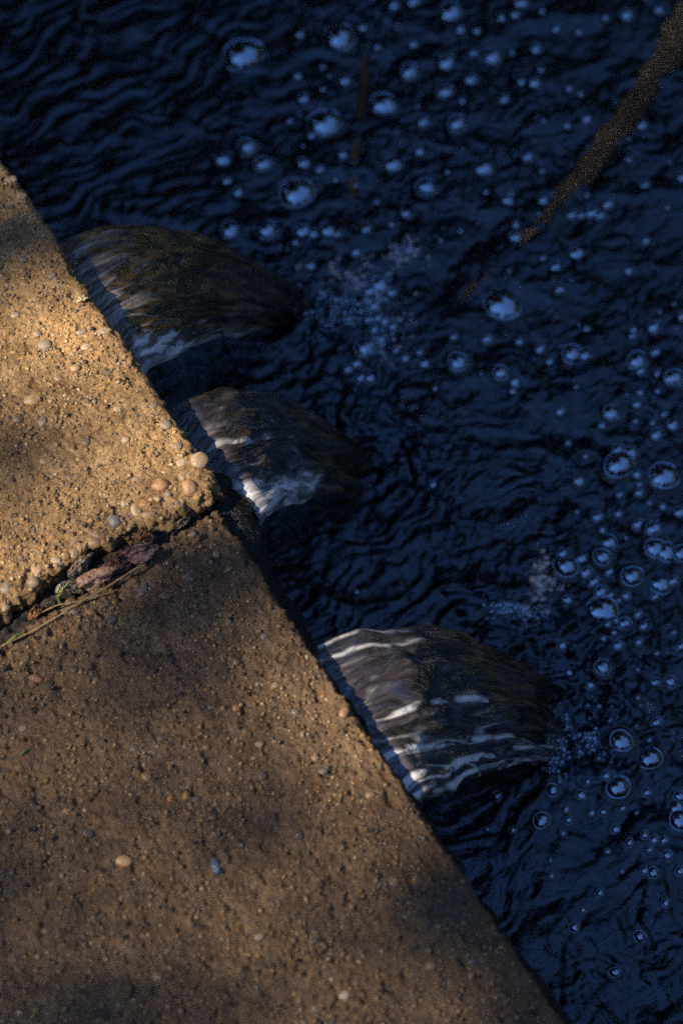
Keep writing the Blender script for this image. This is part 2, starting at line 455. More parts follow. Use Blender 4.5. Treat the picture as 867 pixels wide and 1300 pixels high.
def samp_low(n):
    a = rand01(n, .004, .84); b = rand01(n, .004, .55)
    keep = rng.random(n) < np.clip(.75 + .9 * gn(a * 14, b * 14, 3), .12, 1)
    return SURF['damp_concrete'][0](a, b)[keep]
def samp_up(n):
    b = rand01(n, .005, .49); a = rand01(n, .004, .78)
    keep = rng.random(n) < np.clip(.75 + .9 * gn(a * 14, b * 14, 9), .12, 1)
    return SURF['buff_concrete'][0](a, b)[keep]
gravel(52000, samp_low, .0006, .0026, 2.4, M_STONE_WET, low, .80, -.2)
gravel(42000, samp_up, .0007, .0028, 2.6, M_STONE, upp, 1.0)

def pebble(parent, px, py, z, rx, ry, rz, rot, tint, mat, sink=.35, name='pebble'):
    p = at(px, py, z); base, F = ICO3
    s = random.randint(0, 999)
    n1 = gn(base[:, 0] * 1.3 + base[:, 2] * .8, base[:, 1] * 1.3 + s, s)
    V = base * (1 + .13 * n1)[:, None] * np.array([rx, ry, rz])
    c, q = math.cos(rot), math.sin(rot)
    V = np.stack([V[:, 0] * c - V[:, 1] * q, V[:, 0] * q + V[:, 1] * c, V[:, 2]], 1)
    sf, iv = SURF[('damp' if parent is low else 'buff') + '_concrete']; a0, b0 = iv(p.x, p.y)
    if a0 < .004: return None
    q3 = sf(np.array([a0]), np.array([b0]))[0]
    V += np.array([q3[0], q3[1], q3[2] + rz * (.2 - sink)])
    tn = np.array(tint)[None] * (1 + .25 * gn(base[:, 0] * 2, base[:, 2] * 2 + s, 5))[:, None]
    return obj(name, mesh_from(name, V, F, mat, cols={'tint': tn}), parent)

TAN, GREY, DK, ORG, PALE, BRN = (.36, .25, .15), (.17, .165, .16), (.06, .06, .065), (.42, .20, .08), (.42, .34, .25), (.20, .12, .07)
mm = .00075
UPEB = [(204, 617, 12, 10, (.36, .20, .10)), (254, 586, 13, 12, (.34, .26, .19)), (241, 620, 11, 13, (.40, .24, .13)), (175, 608, 9, 5, GREY),
        (146, 662, 11, 9, GREY), (172, 648, 9, 12, (.46, .34, .20)), (183, 640, 10, 7, ORG), (233, 605, 6, 7, PALE), (266, 626, 8, 10, TAN), (225, 640, 7, 6, GREY),
        (190, 655, 10, 6, (.3, .2, .13)), (118, 678, 14, 7, PALE), (120, 688, 10, 7, TAN), (72, 713, 11, 11, PALE), (48, 722, 12, 9, TAN), (43, 738, 9, 8, GREY), (60, 733, 10, 10, (.28, .21, .15)),
        (94, 700, 8, 9, TAN), (20, 784, 12, 8, BRN), (8, 745, 10, 10, GREY), (24, 532, 8, 7, DK), (55, 536, 6, 8, GREY), (109, 561, 6, 7, DK), (42, 508, 13, 8, TAN),
        (57, 437, 10, 9, GREY), (131, 421, 13, 6, PALE), (104, 421, 8, 5, GREY), (96, 467, 7, 6, TAN), (140, 474, 9, 7, DK), (110, 440, 8, 5, PALE), (48, 423, 6, 5, GREY), (226, 567, 7, 6, GREY), (211, 540, 9, 7, GREY),
        (232, 588, 9, 6, PALE), (12, 229, 7, 5, PALE), (17, 227, 6, 6, PALE), (28, 250, 8, 6, TAN), (40, 280, 8, 6, ORG), (30, 330, 7, 5, GREY), (195, 515, 7, 5, GREY), (150, 520, 6, 5, PALE),
        (90, 605, 8, 6, DK), (60, 586, 10, 5, TAN), (30, 640, 6, 5, ORG), (115, 660, 6, 5, ORG), (12, 610, 8, 6, BRN), (160, 560, 6, 5, PALE), (75, 480, 7, 5, BRN), (66, 350, 7, 6, GREY), (20, 400, 7, 5, PALE), (210, 600, 6, 4, TAN),
        (136, 630, 6, 5, TAN), (160, 690, 7, 5, DK), (250, 640, 7, 5, BRN), (102, 715, 6, 5, DK), (200, 634, 6, 5, TAN), (214, 627, 5, 5, GREY), (158, 640, 6, 5, PALE), (28, 765, 8, 6, TAN), (5, 770, 9, 7, PALE), (80, 730, 7, 6, GREY)]
for (x, y, a, b, c) in UPEB:
    big = y > 590
    pebble(upp, x, y, ZU, a * mm * .95, b * mm, min(a, b) * mm * (.8 if big else .5), random.uniform(-.4, .4), tuple(.55 * q + .45 * w for q, w in zip(c, (.30, .19, .09))) if x not in (204, 241, 146, 172) else c, M_STONE, (.85 if x not in (204, 254, 241, 146) else .4) if big else .35)
LPEB = [(158, 1093, 11, 8, (.52, .33, .18)), (274, 1100, 6, 12, (.13, .17, .24)), (217, 1014, 5, 6, (.45, .20, .08)), (236, 1011, 5, 6, (.48, .26, .07)), (187, 986, 8, 6, (.40, .24, .10)), (47, 862, 10, 6, ORG),
        (438, 1264, 8, 7, (.50, .40, .28)), (437, 905, 7, 9, (.38, .21, .13)), (547, 1226, 8, 7, (.42, .26, .16)), (182, 748, 6, 11, (.15, .15, .16)), (210, 757, 10, 5, (.33, .14, .09)), (143, 786, 8, 7, DK),
        (94, 778, 8, 5, GREY), (115, 778, 7, 5, ORG), (336, 809, 7, 6, GREY), (8, 977, 8, 7, DK), (85, 1030, 7, 6, ORG), (55, 905, 8, 5, BRN), (205, 935, 8, 8, DK), (170, 950, 7, 5, GREY), (400, 962, 6, 5, TAN), (333, 984, 7, 8, DK),
        (300, 900, 6, 5, ORG), (350, 870, 6, 5, TAN), (330, 945, 6, 5, PALE), (112, 1058, 9, 6, DK), (262, 950, 6, 5, TAN), (250, 1015, 6, 4, DK), (410, 980, 7, 5, GREY), (246, 680, 5, 5, GREY), (275, 705, 5, 6, PALE), (240, 735, 5, 5, GREY),
        (290, 790, 5, 6, TAN), (160, 815, 6, 5, GREY), (95, 850, 6, 5, DK), (375, 905, 6, 6, GREY), (300, 840, 6, 5, BRN), (30, 925, 6, 5, PALE), (380, 1060, 7, 6, DK), (470, 1010, 7, 5, TAN), (500, 1120, 7, 6, TAN), (600, 1220, 7, 6, GREY), (330, 1190, 7, 5, PALE), (60, 1180, 8, 6, BRN), (400, 1280, 8, 6, GREY), (200, 1240, 7, 6, TAN)]
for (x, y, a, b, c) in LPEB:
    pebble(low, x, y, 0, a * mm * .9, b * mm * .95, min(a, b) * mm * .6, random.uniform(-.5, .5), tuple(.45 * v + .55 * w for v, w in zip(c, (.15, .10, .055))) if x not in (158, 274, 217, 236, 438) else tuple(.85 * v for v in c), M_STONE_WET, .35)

# ------------------------------------------------------------------ wall under the slabs, ground, bed
WZ, WT = -.015, .011
def wall_mesh():
    s = graded(-2.3, -.9, .95, 2.3, .004); dz = np.concatenate([np.linspace(0, .04, 9), np.linspace(.05, .9, 60)])
    top = np.linspace(.30, .0, 14)[:-1]       # across the top, from inland to the lip
    Vv = []
    for t in top: Vv.append((s, np.full_like(s, -t), np.full_like(s, WZ)))
    for d in dz: Vv.append((s, np.full_like(s, 0.0) - .006 * np.exp(-d / .008), np.full_like(s, WZ) - d))
    S = np.array([v[0] for v in Vv]); T = np.array([v[1] for v in Vv]); Z = np.array([v[2] for v in Vv])
    T = T + WT + .026 * np.exp(-((S - .0) / .05) ** 2) + .006 * np.exp(-((S - .0) / .07) ** 2) * fbm(S * 70, Z * 70, 3, 59) + .004 * fbm(S * 40, Z * 40, 4, 55) + .008 * fbm(S * 9, Z * 9, 2, 56)
    Z = Z + np.where(T > -.28, .004 * fbm(S * 50, T * 50, 3, 57), 0)
    X = J.x + S * E.x + T * N.x; Y = J.y + S * E.y + T * N.y
    return mesh_from('weir_wall', np.stack([X, Y, Z], -1).reshape(-1, 3), grid_faces(*S.shape), M_WALL)
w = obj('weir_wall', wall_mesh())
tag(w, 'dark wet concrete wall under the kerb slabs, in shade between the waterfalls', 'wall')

def sheet(name, xs, ys, zf, mat):
    X, Y = np.meshgrid(xs, ys, indexing='ij')
    return obj(name, mesh_from(name, np.stack([X, Y, zf(X, Y)], -1).reshape(-1, 3), grid_faces(len(xs), len(ys)), mat))
def out_dist(X, Y): return (X - J.x) * N.x + (Y - J.y) * N.y
def ground_z(X, Y):
    d = out_dist(X, Y); al = (X - J.x) * E.x + (Y - J.y) * E.y
    bank = sstep(4.6, 6.5, np.hypot(X * .9, Y)) * 1.0
    inland = sstep(-.5, -.75, d)
    z = -.95 + np.maximum(bank, inland) * .90
    return z + .05 * fbm(X * .8, Y * .8, 3, 3) * np.maximum(bank, inland) - .0 * al
g = sheet('ground', graded(-400, -2.5, 2.5, 400, .12, 1.15), graded(-400, -2.5, 2.5, 400, .12, 1.15), ground_z, M_SOIL); tag(g, kind='structure')
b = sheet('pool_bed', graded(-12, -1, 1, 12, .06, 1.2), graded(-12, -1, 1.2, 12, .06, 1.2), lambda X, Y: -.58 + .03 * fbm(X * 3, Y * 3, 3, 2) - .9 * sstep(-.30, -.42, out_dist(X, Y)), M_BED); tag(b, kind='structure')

# ------------------------------------------------------------------ waterfalls
FALLS = [
    dict(A=(92, 304), B=(190, 470), C=(384, 372), D=(352, 420), lin=.18, seed=3),
    dict(A=(236, 511), B=(338, 658), C=(460, 566), D=(446, 634), lin=.34, seed=7),
    dict(A=(407, 817), B=(540, 1020), C=(694, 862), D=(692, 966), lin=.12, seed=12),
]
ZO = -.032
def fall_geo(f):
    A, B = at(*f['A'], ZO - .004), at(*f['B'], ZO - .004); C, D = at(*f['C'], ZW), at(*f['D'], ZW)
    return [np.array(p) for p in (A, B, C, D)]
FLABEL = ['brown sheet of water falling into the pool, farthest of the three waterfalls', 'middle waterfall, grey sheet with a white lower end, just beyond the cracked joint corner', 'nearest waterfall, broad grey sheet with long white glint streaks beside the lower slab']
def build_fall(f, label, sheenf):
    A, B, C, D = fall_geo(f)
    nu, nv = 260, 220
    u = np.concatenate([np.linspace(-.22, 0, 30)[:-1], np.linspace(0, 1.08, nu - 29)]); v = np.linspace(0, 1, nv)
    U, Vv = np.meshgrid(u, v, indexing='ij')
    def hor(k):
        return (A[k] * (1 - Vv) + B[k] * Vv) * (1 - U) + (C[k] * (1 - Vv) + D[k] * Vv) * U
    X, Y = hor(0), hor(1)
    up = np.maximum(U, 0)
    lin = f['lin'] + (.72 - f['lin']) * sstep(.30, 1., Vv)
    Z = ZO - (ZO - ZW) * (lin * up + (1 - lin) * up ** 2)
    P = np.stack([X, Y, Z], -1)
    du = np.gradient(P, axis=0); dv = np.gradient(P, axis=1)
    nr = np.cross(du, dv); nr /= np.linalg.norm(nr, axis=-1)[..., None]
    if nr[100, 100, 2] < 0: nr = -nr
    wid = np.linalg.norm(A - B); ln = np.linalg.norm((C - A)[:2])
    s = U * ln; w = Vv * wid
    sd = f['seed']
    warp = .008 * fbm(s * 9, w * 22, 2, sd + 5)
    rip = (.0064 * fbm(s * 13 + 2, (w + warp) * 38, 2, sd) + .0013 * fbm(s * 42, (w + warp) * 105, 2, sd + 9)) * (1 + 1.2 * np.clip(U, 0, 1) ** 2)
    rim = np.minimum(Vv, 1 - Vv) * wid
    cap = .010 * np.sqrt(np.clip(rim / .012, 0, 1) * (2 - np.clip(rim / .012, 0, 1)))
    edge = .009 * fbm(s * 14, w * 0 + Vv * 2, 3, sd + 20)       # wavering side rims
    side = (B - A) / wid
    amp = sstep(-.1, .25, U)
    P = P + nr * (rip * amp + cap)[..., None] + side[None, None] * (edge * (np.exp(-rim / .03)) * amp)[..., None]
    under = np.stack([X, Y, Z], -1) - nr * .002
    top = P.reshape(-1, 3); bot = under.reshape(-1, 3)
    Ff = grid_faces(nu, nv); n0 = len(top)
    Fb = Ff[:, ::-1] + n0
    i = np.arange(nu - 1)
    e1 = np.stack([i * nv, (i + 1) * nv, (i + 1) * nv + n0, i * nv + n0], 1)
    e2 = np.stack([i * nv + nv - 1, i * nv + nv - 1 + n0, (i + 1) * nv + nv - 1 + n0, (i + 1) * nv + nv - 1], 1)
    air, glint = sheenf(U, Vv, s, w)
    col = dict(air=np.tile(air.ravel(), 2), glint=np.tile(glint.ravel(), 2),
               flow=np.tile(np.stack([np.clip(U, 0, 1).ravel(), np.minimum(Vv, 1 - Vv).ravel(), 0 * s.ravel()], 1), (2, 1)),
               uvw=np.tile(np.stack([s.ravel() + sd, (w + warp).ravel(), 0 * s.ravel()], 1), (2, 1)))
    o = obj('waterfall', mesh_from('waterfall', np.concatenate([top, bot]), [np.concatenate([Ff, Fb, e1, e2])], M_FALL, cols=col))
    return tag(o, label, 'waterfall', 'small waterfalls spilling from under the kerb')

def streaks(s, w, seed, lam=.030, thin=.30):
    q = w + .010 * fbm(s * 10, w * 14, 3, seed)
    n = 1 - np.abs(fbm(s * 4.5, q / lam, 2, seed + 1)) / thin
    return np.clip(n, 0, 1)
def sheen1(U, V, s, w):  # where grey sheen and white glints are painted on the sheet
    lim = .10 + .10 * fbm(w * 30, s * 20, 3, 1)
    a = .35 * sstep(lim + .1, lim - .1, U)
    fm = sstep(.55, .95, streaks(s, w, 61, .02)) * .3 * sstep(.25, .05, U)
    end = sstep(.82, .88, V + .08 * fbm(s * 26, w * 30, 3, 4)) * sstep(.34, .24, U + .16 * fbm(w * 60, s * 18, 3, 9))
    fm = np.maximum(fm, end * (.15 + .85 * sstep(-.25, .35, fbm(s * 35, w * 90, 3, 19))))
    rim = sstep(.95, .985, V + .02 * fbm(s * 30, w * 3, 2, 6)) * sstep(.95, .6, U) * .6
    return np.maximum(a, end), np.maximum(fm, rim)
def sheen2(U, V, s, w):
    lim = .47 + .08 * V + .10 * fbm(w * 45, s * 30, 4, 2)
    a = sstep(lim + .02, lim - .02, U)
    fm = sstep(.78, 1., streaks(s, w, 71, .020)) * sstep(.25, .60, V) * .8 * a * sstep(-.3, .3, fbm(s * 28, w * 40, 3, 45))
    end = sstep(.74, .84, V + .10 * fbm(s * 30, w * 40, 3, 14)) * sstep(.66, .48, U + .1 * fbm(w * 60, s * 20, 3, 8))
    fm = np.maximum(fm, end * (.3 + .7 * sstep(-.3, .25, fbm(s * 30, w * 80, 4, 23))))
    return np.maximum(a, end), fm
def sheen3(U, V, s, w):
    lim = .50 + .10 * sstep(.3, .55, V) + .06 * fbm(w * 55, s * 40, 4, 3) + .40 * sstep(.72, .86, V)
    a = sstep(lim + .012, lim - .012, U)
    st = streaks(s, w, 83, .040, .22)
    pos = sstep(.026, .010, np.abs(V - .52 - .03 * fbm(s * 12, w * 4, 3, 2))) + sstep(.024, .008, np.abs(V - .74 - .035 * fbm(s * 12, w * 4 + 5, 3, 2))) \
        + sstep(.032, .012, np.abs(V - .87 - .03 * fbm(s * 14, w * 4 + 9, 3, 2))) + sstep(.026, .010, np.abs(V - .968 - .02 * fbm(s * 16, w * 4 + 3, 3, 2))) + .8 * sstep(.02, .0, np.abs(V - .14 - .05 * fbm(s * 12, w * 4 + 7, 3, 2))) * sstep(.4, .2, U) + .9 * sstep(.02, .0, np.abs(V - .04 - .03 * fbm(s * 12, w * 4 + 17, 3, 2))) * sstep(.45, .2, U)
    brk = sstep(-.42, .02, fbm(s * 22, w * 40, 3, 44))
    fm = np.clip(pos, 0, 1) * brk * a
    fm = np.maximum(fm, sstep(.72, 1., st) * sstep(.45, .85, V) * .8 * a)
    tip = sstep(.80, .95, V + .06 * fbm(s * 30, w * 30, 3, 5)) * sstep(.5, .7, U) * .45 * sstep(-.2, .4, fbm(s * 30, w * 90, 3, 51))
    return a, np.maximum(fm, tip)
for f, lb, af in zip(FALLS, FLABEL, (sheen1, sheen2, sheen3)): build_fall(f, lb, af)

# ------------------------------------------------------------------ pool surface
FOOT = []
for f in FALLS:
    A, B, C, D = fall_geo(f); FOOT.append(((C + D) / 2, np.linalg.norm(C - D) / 2, ((C + D) / 2 - (A + B) / 2)))
def pool_h(X, Y):
    d = out_dist(X, Y); al = (X - J.x) * E.x + (Y - J.y) * E.y
    wx = .03 * fbm(X * 11, Y * 11, 2, 101); wy = .03 * fbm(X * 11, Y * 11, 2, 131)
    calm = np.zeros_like(X)
    for (px, py, r) in [(560, 670, .15), (110, 120, .17), (560, 1120, .12)]:
        p = at(px, py, ZW); calm = np.maximum(calm, np.exp(-((X - p.x) ** 2 + (Y - p.y) ** 2) / (2 * r * r)))
    mod = .25 + 1.1 * sstep(-.5, .6, fbm(X * 5.5 + 2, Y * 5.5, 2, 141))
    chop = .0040 * fbm((X + 1.6 * wx) * 30, (Y + 1.6 * wy) * 30, 3, 7) + .0030 * fbm((X + wx) * 62, (Y + wy) * 62, 3, 27, .55) + .0010 * gn((X + wx) * 170, (Y + wy) * 170, 47)
    rid = .0042 * (1 - np.abs(fbm((X + 1.5 * wx) * 30, (Y + 1.5 * wy) * 30, 2, 57)) * 2.2)
    strk = .0036 * fbm((d + wx) * 14, (al + wy) * 60, 3, 77)
    swell = .0075 * fbm((X + wx) * 11, (Y + wy) * 13, 2, 171)
    q1, q2 = at(800, 650, ZW), at(600, 150, ZW)
    busy = np.maximum(np.exp(-(((X - q1.x) / .15) ** 2 + ((Y - q1.y) / .42) ** 2)), .9 * np.exp(-(((X - q2.x) / .24) ** 2 + ((Y - q2.y) / .24) ** 2)))
    fine = .0026 * busy * fbm((X + wy) * 66, (Y - wx) * 66, 3, 401, .6) * (.5 + .8 * sstep(-.4, .5, fbm(X * 13, Y * 13, 2, 411)))
    h = fine + swell * (1 - .5 * calm) + (.52 * chop + .22 * rid) * (1 - .75 * calm) * mod + strk * (.30 + .55 * calm)
    for (c, hw, dr) in FOOT:
        rx, ry = X - c[0], Y - c[1]; r = np.hypot(rx, ry)
        k = dr[:2] / np.linalg.norm(dr[:2])
        front = sstep(-.6, .6, (rx * k[0] + ry * k[1]) / (r + 1e-6))
        rr = r + .35 * wx
        ang = np.arctan2(ry, rx)
        arcs = fbm(ang * 2.2 + 7 * hw, (r + .5 * wx) * 58, 3, 301)
        churn = np.exp(-((r - hw - .05) / .06) ** 2) * front
        h = h + churn * (.006 * fbm((X + wx) * 34, (Y + wy) * 34, 3, 207) + .0030 * fbm((X - wy) * 90, (Y + wx) * 90, 3, 217))
        h = h + (.0052 * arcs + .0012 * np.cos(rr * 2 * np.pi / .022)) * np.exp(-np.maximum(r - hw, 0) / .085) * (.25 + .75 * front) * sstep(.0, .03, r)
        h = h - .006 * np.exp(-(r / (hw + .02)) ** 2) + .004 * np.exp(-((r - hw - .045) / .025) ** 2) * front
    p = at(640, 690, ZW); rr = np.hypot(X - p.x, Y - p.y)
    h = h - .010 * np.exp(-(rr / .05) ** 2) + .0060 * fbm(np.arctan2(Y - p.y, X - p.x) * 1.6, (rr + .4 * wx) * 46, 3, 311) * np.exp(-(rr / .15) ** 2) * sstep(.0, .05, rr)
    far = sstep(1.6, .9, np.maximum(np.abs(X), np.abs(Y - .1)))
    return h * far
c0, c1, c2, c3 = at(0, 0, ZW), at(867, 0, ZW), at(0, 1300, ZW), at(867, 1300, ZW)
xs = graded(-1.2, c0.x - .02, c1.x + .06, 14, .0024, 1.3); ys = graded(-6, c2.y - .04, c0.y + .05, 13, .0024, 1.3)
pool = sheet('water', xs, ys, lambda X, Y: ZW + pool_h(X, Y), M_WATER); tag(pool, kind='structure')

# ------------------------------------------------------------------ bubbles
BUB = """310,70,24 431,47,20 412,156,19 487,131,15 520,91,11 438,104,8 386,124,8 378,96,6 381,45,6 461,36,6 479,62,5 525,55,6 500,9,8 525,3,9 538,156,9 499,206,11 532,194,7 282,201,10 314,190,11 334,212,10 386,209,8 435,198,7 395,171,6 409,87,4 410,116,4 368,152,4
377,245,20 288,230,7 302,246,8 292,293,11 339,294,13 384,295,11 397,300,7 416,293,10 429,298,6 465,292,6 452,317,7 406,217,6 515,271,7 518,319,6 482,362,10 468,355,7 470,371,7 498,371,6 394,337,6 375,312,5 541,238,12
572,15,13 584,37,7 605,39,6 661,8,9 653,23,6 636,24,6 688,16,5 768,26,5 795,20,9 836,12,7 706,37,6 734,41,5 625,70,11 568,80,10 600,68,7 680,61,8 598,103,8 663,104,6 678,108,8 566,120,10 640,126,7 586,132,5 580,160,12 722,112,5 737,118,4 744,153,7 719,161,5 670,200,8 615,212,11 688,217,4 815,158,7 686,90,4
648,244,6 644,255,8 689,254,8 697,248,5 726,274,7 737,274,5 751,271,9 762,275,7 772,260,8 818,237,8 654,303,8 654,287,6 733,320,10 705,340,8 710,370,7 638,384,22 865,404,7 830,415,9 820,304,6 798,342,6 865,228,6 804,417,5
576,430,6 618,430,8 581,463,12 635,477,10 653,485,8 651,496,5 726,450,12 742,452,9 712,439,5 698,457,6 686,440,7 659,432,6 803,425,5 809,458,13 832,447,7 834,475,6 813,472,6 854,484,12 863,491,8 812,500,5 808,513,6 711,523,6 776,523,10 764,538,5 833,552,9 854,539,8 828,535,5 806,536,4 843,526,5 786,590,18 784,571,8 800,574,9 843,604,18 808,603,6 735,611,8 811,626,6 811,615,4
758,657,8 773,687,10 841,643,5 863,649,8 785,651,5 830,671,10 810,664,8 831,697,13 764,674,5 786,627,5 718,720,15 714,704,8 764,708,11 738,708,8 744,727,8 774,725,7 754,738,8 802,733,13 845,702,12 863,705,10 838,741,13 854,739,7 831,757,6 762,751,9 775,755,5 764,775,18 794,758,6 785,763,4 792,794,9 781,790,4 770,797,4 779,804,4 766,811,4 817,795,6 809,783,6 720,762,7 810,817,6 784,822,7 713,821,7 764,851,10 723,850,6 865,821,8
787,945,13 824,964,14 784,1002,14 768,988,6 859,1025,11 862,1042,12 862,1012,8 831,867,7 851,865,9 750,867,7 833,918,7 737,1009,7 745,994,5 821,1006,6 701,1004,9 687,1042,10 630,1010,7 765,1031,6 751,1031,5 790,1025,5 718,1028,5 721,1042,6 782,1051,7 650,1055,5 817,1063,6 798,1072,6 829,1069,6 842,1068,6 846,1088,7 823,1082,5 714,1058,4 771,1081,4
828,1110,8 817,1107,6 844,1148,6 863,1107,7 728,1179,7 780,1234,7 812,1188,8 761,1134,6 739,1156,5 699,1113,4
464,443,13 452,462,8 441,469,7 469,477,8 458,477,7 475,392,7 468,386,6 484,432,7 475,422,6 488,409,6 479,405,6 514,454,6 539,460,7 503,445,5 533,447,5 550,614,6 467,411,5 499,413,6"""
BL = [tuple(float(q) for q in t.split(',')) for t in BUB.split()]
def bubble_mesh(seed, alpha):
    """a thin dome of film standing on the water with the raised ring of water round its foot"""
    prof = []
    n = 14; sa = math.sin(alpha)     # dome, wet bead round the foot, then the raised water
    for i in range(n + 1):
        th = alpha * i / n; prof.append((math.sin(th) / sa, (math.cos(th) - math.cos(alpha)) / sa, 0))
    for i in range(1, 9):
        a = math.pi * (1 - i / 8); prof.append((1.045 + .045 * math.cos(a), .05 * math.sin(a), 0))
    k = 9
    for i in range(1, k + 1):
        q = i / k; prof.append((1.09 + .50 * q, -.02 - .10 * (1 - (1 - q) ** 2), 1))
    seg = 40; V = [(0, 0, prof[0][1])]; fm = []
    for (r, z, m) in prof[1:]:
        for j in range(seg):
            a = 2 * math.pi * j / seg
            q = 1 + .05 * math.sin(2 * a + seed) + .03 * math.sin(3 * a + 2.1 * seed)
            V.append((r * q * math.cos(a), r * q * math.sin(a), z))
    T = np.array([(0, 1 + j, 1 + (j + 1) % seg) for j in range(seg)]); Q = []
    for i in range(len(prof) - 2):
        for j in range(seg):
            Q.append((1 + i * seg + j, 1 + (i + 1) * seg + j, 1 + (i + 1) * seg + (j + 1) % seg, 1 + i * seg + (j + 1) % seg)); fm.append(prof[i + 2][2])
    return mesh_from('bubble', np.array(V), [np.array(Q), T], mats=[M_FILM, M_MENISCUS], fmats=fm + [0] * seg)
BM = [bubble_mesh(i * 1.7, R(a)) for i, a in enumerate((56, 52, 60, 50, 54))]
BLAB = {(310, 70): 'largest clear bubble, alone in the upper left of the dark pool', (431, 47): 'large clear bubble near the top edge, right of the largest one', (412, 156): 'large bubble with a small one at its foot, left of the reddish sunken stick',
        (377, 245): 'large bubble with a mottled blue reflection just beyond the farthest waterfall', (487, 131): 'oval bubble just right of the reddish sunken stick',
        (638, 384): 'large blue bubble alone below the lower end of the sunken branch', (786, 590): 'large bubble at right with two small ones touching its far side', (843, 604): 'large bubble ringed by ripples, touching the right edge of the bubbly patch',
        (764, 775): 'large bubble with a chain of tiny bubbles beside it, right of the nearest waterfall', (464, 443): 'drop shaped bubble at the near end of the froth beyond the middle waterfall'}
PLACE = [(300, 'upper left water beyond the farthest waterfall')]
def region(x, y):
    if x < 445 and y < 345: return 'beyond the farthest waterfall'
    if x < 560 and 340 <= y < 500: return 'in the froth beyond the middle waterfall'
    if y < 130: return 'near the top edge of the photo'
    if y < 320 and x < 640: return 'left of the sunken branch'
    if y < 345: return 'right of and beside the sunken branch'
    if y < 560: return 'between the sunken branch and the ringed large bubble'
    if y < 830: return 'in the bubbly patch right of the hollow in the water'
    if y < 1000: return 'right of the nearest waterfall'
    return 'on the near water below the nearest waterfall'
xs_, ys_ = [], []
taken = []
def add_bubble(x, y, r, label=None):
    p = at(x, y, ZW); q = at(x + r, y, ZW)
    rad = (q - p).length * (1.10 if r > 9 else .98)
    z = ZW + float(pool_h(np.array([[p.x]]), np.array([[p.y]]))[0, 0])
    o = bpy.data.objects.new('bubble', random.choice(BM)); COL.objects.link(o)
    o.location = (p.x, p.y, z + .0008 + rad * .06); s = rad
    o.scale = (s, s * random.uniform(.9, 1.05), s * random.uniform(.85, 1.0)); o.rotation_euler = (random.uniform(-.06, .06), random.uniform(-.06, .06), random.uniform(0, 6.28))
    reg = region(x, y)
    sz = 'medium' if r >= 9.5 else 'small' if r >= 6 else 'tiny'
    tag(o, label or f'{sz} clear bubble floating {reg}', 'bubble', 'large bubbles floating on the dark pool' if label else f'{sz} bubbles {reg}')
    taken.append((x, y, r))
for (x, y, r) in BL: add_bubble(x, y, r, BLAB.get((x, y)))
def near_falls(x, y):
    k = 275 + (y - 645) * .672
    if x < k + 60: return True
    for f in FALLS:
        if f['A'][0] - 20 < x < f['C'][0] + 20 and f['A'][1] - 25 < y < f['B'][1] + 10: return True
    return False
cnt = len(BL); tries = 0
while cnt < 292 and tries < 4000:
    tries += 1
    x, y = random.uniform(380, 860), random.uniform(10, 1120)
    if near_falls(x, y) or (470 < x < 700 and 500 < y < 760): continue
    if any((x - a) ** 2 + (y - b) ** 2 < (r + 9) ** 2 for a, b, r in taken): continue
    add_bubble(x, y, random.uniform(2.2, 4.2)); cnt += 1

# froth: masses of bubbles too small to count
def froth(spots, n, seed):
    base, F = ICO2; Vs = []; k = 0; rg = np.random.default_rng(seed)
    for (x, y, rx, ry, share) in spots:
        for _ in range(int(n * share)):
            if k == 0 or rg.random() < .30: cx_, cy_ = rg.normal(0, rx * .75), rg.normal(0, ry * .75)      # a new clump
            p = at(x + cx_ + rg.normal(0, 4.5), y + cy_ + rg.normal(0, 3.8), ZW)
            r = .0008 * (5.5 ** (rg.random() ** 2.0))
            z = ZW + float(pool_h(np.array([[p.x]]), np.array([[p.y]]))[0, 0]) + rg.uniform(-.1, .6) * r
            Vs.append(base * r + np.array([p.x, p.y, z])); k += 1
    FF = (F[None] + (np.arange(k) * len(base))[:, None, None]).reshape(-1, 3)
    return mesh_from('froth', np.concatenate(Vs), FF, M_FROTH)
FR = [([(478, 375, 20, 34, .35), (432, 395, 36, 22, .35), (482, 425, 20, 26, .2), (425, 350, 40, 16, .1)], 900, 'cluster of fine pale froth beyond the middle waterfall'),
      ([(648, 777, 26, 9, .6), (690, 742, 12, 22, .4)], 520, 'wisp of white froth on the water above the nearest waterfall'),
      ([(706, 945, 12, 30, .6), (745, 930, 40, 26, .4)], 480, 'thin froth where the nearest waterfall meets the pool'),
      ([(520, 322, 18, 14, 1.)], 110, 'small patch of froth left of the sunken branch')]
for i, (sp, n, lb) in enumerate(FR): tag(obj('froth', froth(sp, n, 40 + i)), lb, 'froth', 'patches of froth', 'stuff')

